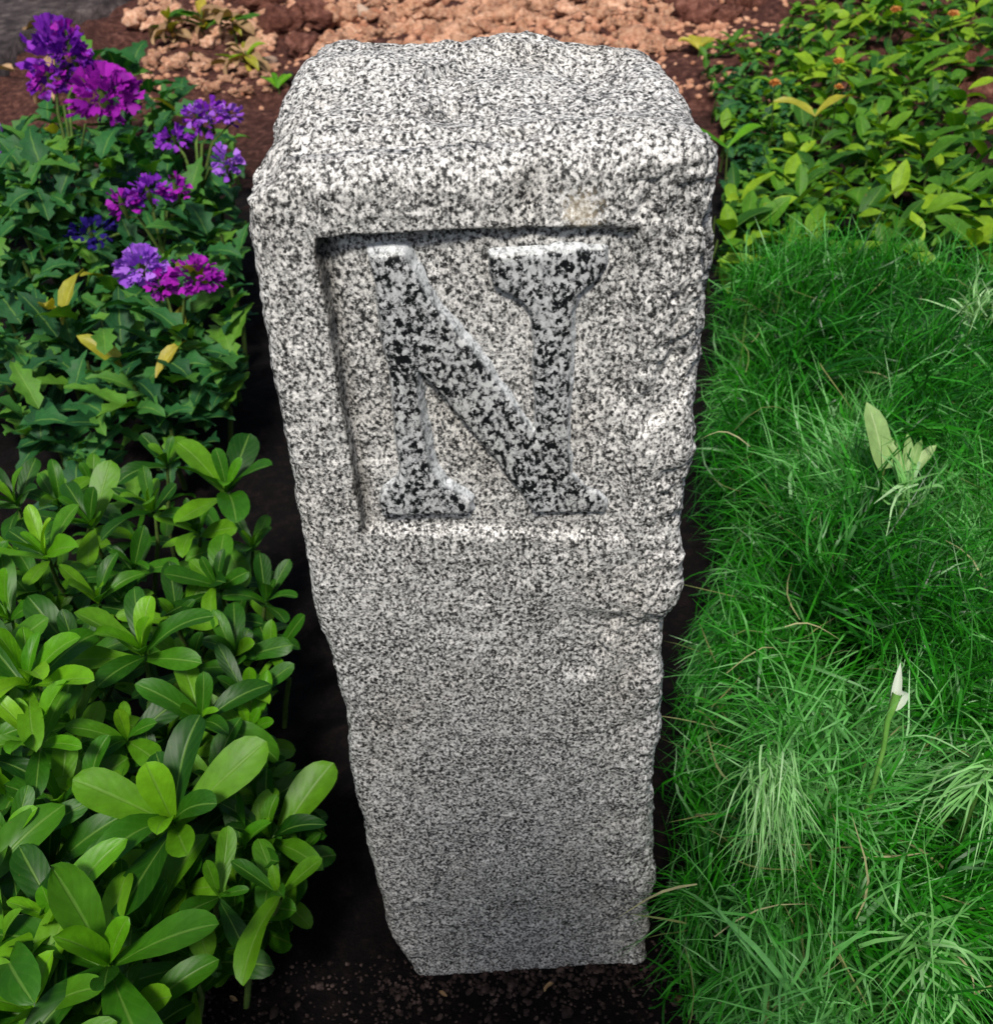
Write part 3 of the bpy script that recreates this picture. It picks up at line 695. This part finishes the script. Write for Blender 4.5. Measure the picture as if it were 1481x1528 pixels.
def grass():
    cx = rng.uniform(1000, 1680, 16000); cy = rng.uniform(340, 1600, 16000)
    sd = poly_sdf(cx, cy, GPn); k = sd < -4; cx, cy, sd = cx[k], cy[k], sd[k]
    hz = .10 + .10 * np.minimum(1, -sd / 130) + .03 * np.sin(cx * .021) * np.cos(cy * .017)
    hz = np.where(cy > 1380, hz * .8, hz)
    rel = vnoise(np.stack([cx / 75, cy / 60, 0 * cx], -1), 5) + .5 * vnoise(np.stack([cx / 35, cy / 30, 0 * cx], -1), 6)
    hz = hz + .05 * rel + .045 * vnoise(np.stack([cx / 150, cy / 130, 0 * cx], -1), 15); k = (rel > -.75) | (rng.random(len(rel)) < .3); cx, cy, sd, hz = cx[k], cy[k], sd[k], hz[k]
    T = []; cell = set()
    for a, b, s_, h in zip(cx, cy, sd, hz):
        p = at_z(a, b, h); key = (round(p[0] / .019), round(p[1] / .019))
        if key in cell: continue
        cell.add(key); T.append((p[0], p[1], p[2], s_, a, b))
    T = np.array(T); n = len(T)
    nb = 34
    I = np.repeat(np.arange(n), nb); m = len(I)
    z0 = np.zeros(n)
    cl = vnoise(np.stack([T[:, 4] / 110, T[:, 5] / 110, z0], -1), 71); c2 = vnoise(np.stack([T[:, 4] / 80, T[:, 5] / 80, z0 + 3], -1), 75)
    tn = np.clip(.44 + .7 * vnoise(np.stack([T[:, 4] / 130, T[:, 5] / 130, z0 + 9], -1), 33) + rng.normal(0, .12, n), .02, .98)
    edge = np.exp(T[:, 3] / 45)
    spread = rng.uniform(.2, .85, n)
    lean = np.stack([-.9 * edge + cl * 1.0 + rng.normal(0, .3, n), -.15 + c2 * .7 + rng.normal(0, .3, n), rng.uniform(.25, .7, n)], -1)
    D = rng.normal(0, 1, (m, 3)); D[:, 2] = np.abs(D[:, 2]) * .6 + .1; D /= np.linalg.norm(D, axis=1, keepdims=True)
    D = D * spread[I][:, None] + lean[I]
    cen = T[:, :3] + np.stack([.02 * edge, z0, -.06 + rng.uniform(-.03, .012, n)], -1)
    Rt = cen[I] + rng.normal(0, .008, (m, 3))
    L = rng.uniform(.045, .13, m) * np.where(rng.random(m) < .08, 1.35, 1) * rng.uniform(.8, 1.2, n)[I]
    W = rng.uniform(.0010, .0026, m) * np.where(rng.random(m) < .07, 2.0, 1)
    dr = rng.uniform(.1, .75, m); tone = np.clip(tn[I] + rng.normal(0, .2, m) + .45 * (rng.random(m) < .10), 0, 1)
    J = np.repeat(np.arange(0, n, 2), 14); mu = len(J)                  # undergrowth
    U = rng.normal(0, 1, (mu, 3)); U[:, 2] = np.abs(U[:, 2]) + .6
    RU = T[J, :3] * np.array([1, 1, 0]) + np.concatenate([rng.normal(0, .02, (mu, 2)), np.zeros((mu, 1))], 1)
    Rt = np.vstack([Rt, RU]); D = np.vstack([D, U]); L = np.concatenate([L, rng.uniform(.05, .11, mu)]); W = np.concatenate([W, rng.uniform(.001, .0022, mu)])
    dr = np.concatenate([dr, rng.uniform(.1, .5, mu)]); tone = np.concatenate([tone, rng.uniform(0, .3, mu)])
    Dn = D / np.linalg.norm(D, axis=1, keepdims=True)
    tips = Rt + Dn * L[:, None]; tips[:, 2] -= dr * L
    bad = in_stone_v(tips, .004) | in_stone_v(Rt, .004) | (tips[:, 2] < -.01)
    q = tips - CAM; zc = q @ FW; pxx = PW / 2 + FPX * (q @ RT) / zc; pyy = PH / 2 - FPX * (q @ UP) / zc
    lim = np.interp(pyy, [350, 420, 500, 600, 700, 760, 840, 900, 960, 1050, 1120, 1160, 1230, 1300, 1400, 1470, 1528], [1070, 1055, 1045, 1040, 1035, 1030, 1060, 1050, 1012, 996, 990, 1005, 988, 982, 975, 960, 1040])
    bad |= pxx < lim + rng.normal(0, 12, len(pxx))
    k = ~bad
    o = link('grass', blades_np('grass', Rt[k], Dn[k], L[k], W[k], dr[k], tone[k], M_GRASS)); tag(o, 'dense mass of fine soft green grass right of the post', 'grass', kind='stuff')
    return int(k.sum())
NBL = grass()

def dry_blades():
    n = 260; cx = rng.uniform(1010, 1500, n * 2); cy = rng.uniform(400, 1540, n * 2); k = poly_sdf(cx, cy, GPn) < -6; cx, cy = cx[k][:n], cy[k][:n]
    P = np.array([at_z(a, b, h) for a, b, h in zip(cx, cy, rng.uniform(.08, .19, len(cx)))]); m = len(P)
    D = rng.normal(0, 1, (m, 3)); D[:, 2] = np.abs(D[:, 2]) * .5; D /= np.linalg.norm(D, axis=1, keepdims=True)
    L = rng.uniform(.03, .09, m); k = ~(in_stone_v(P + D * L[:, None], .004) | in_stone_v(P, .004))
    tag(link('dry_grass', blades_np('dry_grass', P[k], D[k], L[k], rng.uniform(.0008, .0022, m)[k], rng.uniform(0, .5, m)[k], rng.random(m)[k], M_STRAW)), 'scattered dead straw blades lying among the green grass', 'dry grass', kind='stuff')
dry_blades()
def tuft(px, py, z, n, L, label, lean, spread, width, mat, droop=.6, tone=.6):
    p = at_z(px, py, z); root = thing('grass_tuft', (p[0], p[1], gz(p[0], p[1])), label, 'grass tuft')
    h = p - np.array(root.location); sp = []
    for k in range(n):
        d = rng.normal(0, spread, 3) + np.array(lean); sp.append((h + rng.normal(0, .006, 3), d, L * rng.uniform(.6, 1.1), width * rng.uniform(.6, 1.2), droop * rng.uniform(.6, 1.3), np.clip(tone + rng.normal(0, .25), 0, 1)))
    link('blades', blades('blades', sp, mat), root)
    link('stem', tube([(0, 0, -.01), tuple(h * .5), tuple(h)], [.0022, .002, .0016], M_GSTEM), root)
tuft(1150, 1150, .235, 150, .060, 'pale lime tuft of drooping blades in the fine grass', (-.05, -.75, .35), .28, .0016, M_TUFT, .75)
tuft(1372, 1405, .20, 46, .075, 'pale stemmed tuft fanning out like a fountain of blades', (0, -.2, .5), .75, .0026, M_TUFT, .6, .25)
tuft(1452, 470, .235, 60, .055, 'whitish green tuft of stiff blades behind the fine grass', (0, -.15, .9), .35, .0026, M_TUFT, .3, .8)
tuft(1350, 735, .23, 26, .055, 'small pale tuft with broad upright blades among the grass', (0, -.1, .9), .45, .004, M_TUFT, .3, .6)
tuft(1470, 1150, .23, 50, .06, 'pale tuft of arching blades in the grass', (-.5, -.3, .4), .5, .0022, M_TUFT, .6, .5)
tuft(1045, 1340, .10, 160, .055, 'soft green feathery tuft close to the foot of the post', (-.35, -.3, .5), .5, .0012, M_GRASS, .4, .4)

for (x_, y_, n_) in ((1115, 425, 90), (1165, 400, 80), (1215, 385, 110), (1270, 395, 100), (1330, 400, 100), (1385, 410, 90), (1440, 420, 80)):
    p = at_z(x_, y_ + 20, .15); root = thing('grass_tuft', (p[0], p[1], gz(p[0], p[1])), 'blue green feathery tuft at the back of the fine grass by the ground cover', 'grass tuft', 'feathery tufts behind the fine grass')
    h = p - np.array(root.location)
    sp = [(h + rng.normal(0, .012, 3), rng.normal(0, .38, 3) + np.array([0, -.1, 1.0]), rng.uniform(.06, .12), rng.uniform(.0012, .0026), rng.uniform(.1, .5), np.clip(.6 + rng.normal(0, .25), 0, 1)) for k in range(n_)]
    link('blades', blades('blades', sp, M_GRASS), root)
    link('stem', tube([(0, 0, -.01), tuple(h * .5), tuple(h)], [.0022, .002, .0016], M_GSTEM), root)
def strap_plant():
    p = at_z(1318, 700, .215); root = thing('strap_leaf_plant', (p[0], p[1], gz(p[0], p[1])), 'pale plant with one broad folded leaf standing in the grass', 'plant')
    h = Vector(p) - root.location; stem_to(root, h, .002, .004)
    me = leaf_mesh('leaf', 1, .42, M_PALE, prof='strap', fold=.25, curl=.3, wave=.02, seed=5)
    link('leaf', me, root, leaf_frame(h, .28, 1.0, .1, .066))
    for k in range(5): link('leaf', random.choice(V_PALE), root, leaf_frame(h + Vector((.02, -.01, -.01)), -.9 + k * .35, .9 + random.uniform(-.2, .2), 0, .05))
strap_plant()
def bud():
    p = at_z(1318, 1115, .235); top = at_z(1338, 1035, .27); tip = at_z(1345, 992, .285)
    root = thing('white_bud', (p[0], p[1], gz(p[0], p[1])), 'single white flared flower bud on a green stem in the grass', 'flower')
    o = Vector(root.location); a = Vector(p) - o; b = Vector(top) - o; c = Vector(tip) - o
    link('stem', tube([(0, 0, -.01), a * .6, a, (a + b) * .5 + Vector((-.002, 0, 0)), b], [.0022, .002, .0018, .0022, .0034], M_GSTEM), root)
    d = (c - b).normalized(); az = math.atan2(-d.x, d.y); el = math.asin(d.z)
    me = leaf_mesh('petal', 1, .20, M_WHI, prof='lance', fold=.9, curl=.1, seed=2)
    me2 = leaf_mesh('petal', 1, .30, M_WHI, prof='lance', fold=.7, curl=2.2, seed=4)
    b0 = (a + b * 2) / 3
    link('petal', me, root, leaf_frame(b0, az, el, 0, .034)); link('petal', me2, root, leaf_frame(b0, az - .6, el - .05, .5, .026)); link('petal', me2, root, leaf_frame(b0, az + .1, el - .1, -.6, .020))
bud()

# ------------------------------------------------------------------ clay clods, stones, litter
def ico(sub, seed, amp):
    import bmesh
    bm = bmesh.new(); bmesh.ops.create_icosphere(bm, subdivisions=sub, radius=1.0)
    V = np.array([v.co[:] for v in bm.verts]); F = np.array([[v.index for v in f.verts] for f in bm.faces]); bm.free()
    n = amp * fbm(V, 1.1, 3, seed, .6) * .8 + amp * .55 * fbm(V, 3.3, 2, seed + 9, .7)
    V = V * (1 + n)[:, None] * np.array([1, .85 + .2 * math.sin(seed), .72]); return V, F
CL = []
for s in range(7):
    V, F = ico(3, s * 13, .62); CL.append(mesh_np('clay_clod', V, F, [M_CLOD]))
CLR = []
for s in range(4):
    V, F = ico(3, s * 13 + 5, .6); CLR.append(mesh_np('clay_clod', V, F, [M_RED]))
def clod(px, py, r_px, meshes, label, cat='clod', name='clay_clod', group='clay clods behind the post', lift=.35):
    p = at_z(px, py, .03); z = gz(p[0], p[1]); p = at_z(px, py, z + .01); _, d = to_px(p); r = r_px / FPX * d
    o = link(name, random.choice(meshes)); o.location = (p[0], p[1], gz(p[0], p[1]) + r * lift); o.scale = (r, r, r * random.uniform(.8, 1.1))
    o.rotation_euler = (random.uniform(-.4, .4), random.uniform(-.4, .4), random.uniform(0, 6.28)); return tag(o, label, cat, group)
CB = [(470, 70), (520, -40), (1010, -40), (1020, 75), (760, 90), (500, 90)]
done = []
tr = 0
while len(done) < 165 and tr < 9000:
    tr += 1
    x, y = random.uniform(440, 1030), random.uniform(-40, 80); r = random.uniform(9, 19)
    if inpoly(x, y, CB) and all(math.hypot(x - a, (y - b) * 1.6) > (r + c) * .62 for a, b, c in done): done.append((x, y, r))
for x, y, r in done: clod(x, y, r, CL, 'rough orange clay clod heaped on ground behind the post')
done2 = []
tr = 0
while len(done2) < 95 and tr < 9000:
    tr += 1
    x, y = random.uniform(205, 410), random.uniform(-30, 135); r = random.uniform(7, 15)
    if inpoly(x, y, [(200, 30), (230, -40), (390, -40), (400, 60), (420, 90), (400, 130), (330, 140), (250, 120), (215, 90)]) and all(math.hypot(x - a, (y - b) * 1.6) > (r + c) * .75 for a, b, c in done2): done2.append((x, y, r))
for x, y, r in done2: clod(x, y, r, CL, 'orange brown clay clod lying between purple flowers and post')
for x, y, r in ((420, 40, 34), (450, 75, 26), (395, 10, 30), (470, 20, 30), (1040, 30, 34), (1085, 25, 26), (1010, 5, 26), (1110, 5, 24), (1450, 95, 26), (1475, 130, 30), (1440, 140, 18)):
    clod(x, y, r, CLR, 'large dark red lump of clay on the ground', group='red clay lumps', lift=.15)
V, F = ico(3, 99, .22); PST = [mesh_np('stone', V, F, [M_PALEST])]
clod(397, 95, 19, PST, 'pale angular stone on red clay left of the post', 'stone', 'stone', None)
clod(545, 22, 16, PST, 'pale rounded stone among orange clay clods', 'stone', 'stone', None)
clod(430, 108, 15, [mesh_np('stone', V * .9, F, [M_GRIT])], 'grey stone touching the back corner of the post', 'stone', 'stone', None)

def grit():
    Vi, Fi = ico(1, 3, .3); allV = []; allF = []; n = 0
    def add(x, y, s):
        nonlocal n
        a = rng.uniform(0, 6.28); c_, s_ = math.cos(a), math.sin(a)
        W = Vi * s * rng.uniform(.6, 1.3, 3); W = np.stack([W[:, 0] * c_ - W[:, 1] * s_, W[:, 0] * s_ + W[:, 1] * c_, W[:, 2]], -1) + np.array([x, y, gz(x, y) + s * .2])
        allV.append(W); allF.append(Fi + n * len(Vi)); n += 1
    for k in range(4200):
        add(rng.uniform(-.35, .3), rng.uniform(-.2, .02), rng.uniform(.0006, .0022) * (2.5 if rng.random() < .06 else 1))
    for k in range(420):                                     # soil heaped against the foot
        add(rng.uniform(-.12, .115), -abs(rng.normal(0, .016)) + .001, rng.uniform(.0008, .0032))
    yield mesh_np('gravel', np.vstack(allV), np.vstack(allF), [M_GRIT], False)
    allV.clear(); allF.clear(); n = 0
    for k in range(1100):
        p = at_z(rng.uniform(190, 1180), rng.uniform(-60, 150), .02); add(p[0], p[1], rng.uniform(.005, .016))
    for k in range(1500):
        p = at_z(rng.uniform(430, 1100), rng.uniform(-60, 75), .02); add(p[0], p[1], rng.uniform(.007, .022))
    yield mesh_np('clay_crumbs', np.vstack(allV), np.vstack(allF), [M_CRUMB], False)
gA, gB = grit()
tag(link('gravel', gA), 'loose dark crumbs of soil and grit at the foot of the post', 'gravel', kind='stuff')
tag(link('clay_crumbs', gB), 'small orange clay crumbs strewn behind the post', 'gravel', kind='stuff')
for (x, y, L) in ((48, 95, .10), (65, 40, .07), (25, 118, .09), (80, 150, .08), (300, 60, .07), (255, 45, .08), (345, 85, .08)):
    p = at_z(x, y, .05); o = link('dead_leaf', random.choice(V_DRY)); o.matrix_world = leaf_frame((p[0], p[1], gz(p[0], p[1]) + .02), random.uniform(0, 6.28), .25, .3, L)
    tag(o, 'curled tan dead leaf on the clay behind the flowers', 'dead leaf', 'dead leaves on the clay')
for (x, y, L) in ((655, 1475, .008), (825, 1465, .010), (1010, 1500, .012), (340, 1480, .008)):
    p = at_z(x, y, .004); o = link('leaf_scrap', random.choice(V_DRY)); o.matrix_world = leaf_frame((p[0], p[1], gz(p[0], p[1]) + .003), random.uniform(0, 6.28), .15, .3, L)
    tag(o, 'small dry tan leaf scrap on dark soil at the foot of the post', 'leaf scrap', 'leaf scraps on the soil')
for i, (x, y) in enumerate(((300, 15), (250, 25), (345, 20), (365, 75))):
    p = at_z(x, y, .08); root = thing('dry_plant', (p[0], p[1], gz(p[0], p[1])), 'dry pale plant with olive and tan leaves on the clay', 'plant', 'dry plants on the clay')
    h = Vector(p) - root.location; stem_to(root, h, .003)
    for k in range(16): put_leaf(root, V_YEL if k % 4 == 0 else V_DRY if k % 2 else V_COV, leaf_frame(h * random.uniform(.3, 1), k * 2.4, random.uniform(-.3, .9), .2, random.uniform(.05, .09)))

# ------------------------------------------------------------------ unseen leafy column added behind the viewer to shade the foot of the post
def add_shade_column(x, y, h, r):
    root = thing('shade_column', (x, y, gz(x, y)), 'unseen leafy column added to shade the foot of the post', 'shade_blocker')
    link('trunk', tube([(0, 0, -.03), (.01, 0, h * .3), (0, .01, h * .6), (0, 0, h * .95)], [.02, .016, .012, .004], M_STEM, 'trunk'), root)
    n = 7000; zt = rng.uniform(.06, 1, n); th = rng.uniform(0, 6.283, n); rr = r * np.sqrt(rng.uniform(.05, 1, n)) * np.minimum(1, (1 - zt) * 6 + .15) * (1 + .12 * np.sin(zt * 30 + th * 3))
    P = np.stack([rr * np.cos(th), rr * np.sin(th), zt * h], -1)
    D = np.stack([np.cos(th), np.sin(th), rng.uniform(.2, 1.4, n)], -1) + rng.normal(0, .4, (n, 3)); D /= np.linalg.norm(D, axis=1, keepdims=True)
    link('crown', blades_np('crown', P, D, rng.uniform(.03, .055, n), rng.uniform(.010, .018, n), rng.uniform(0, .4, n), rng.uniform(0, .6, n), M_GRASS), root)
add_shade_column(-.11, -.86, 1.62, .17)
print('blades', NBL, 'objects', len(bpy.data.objects))
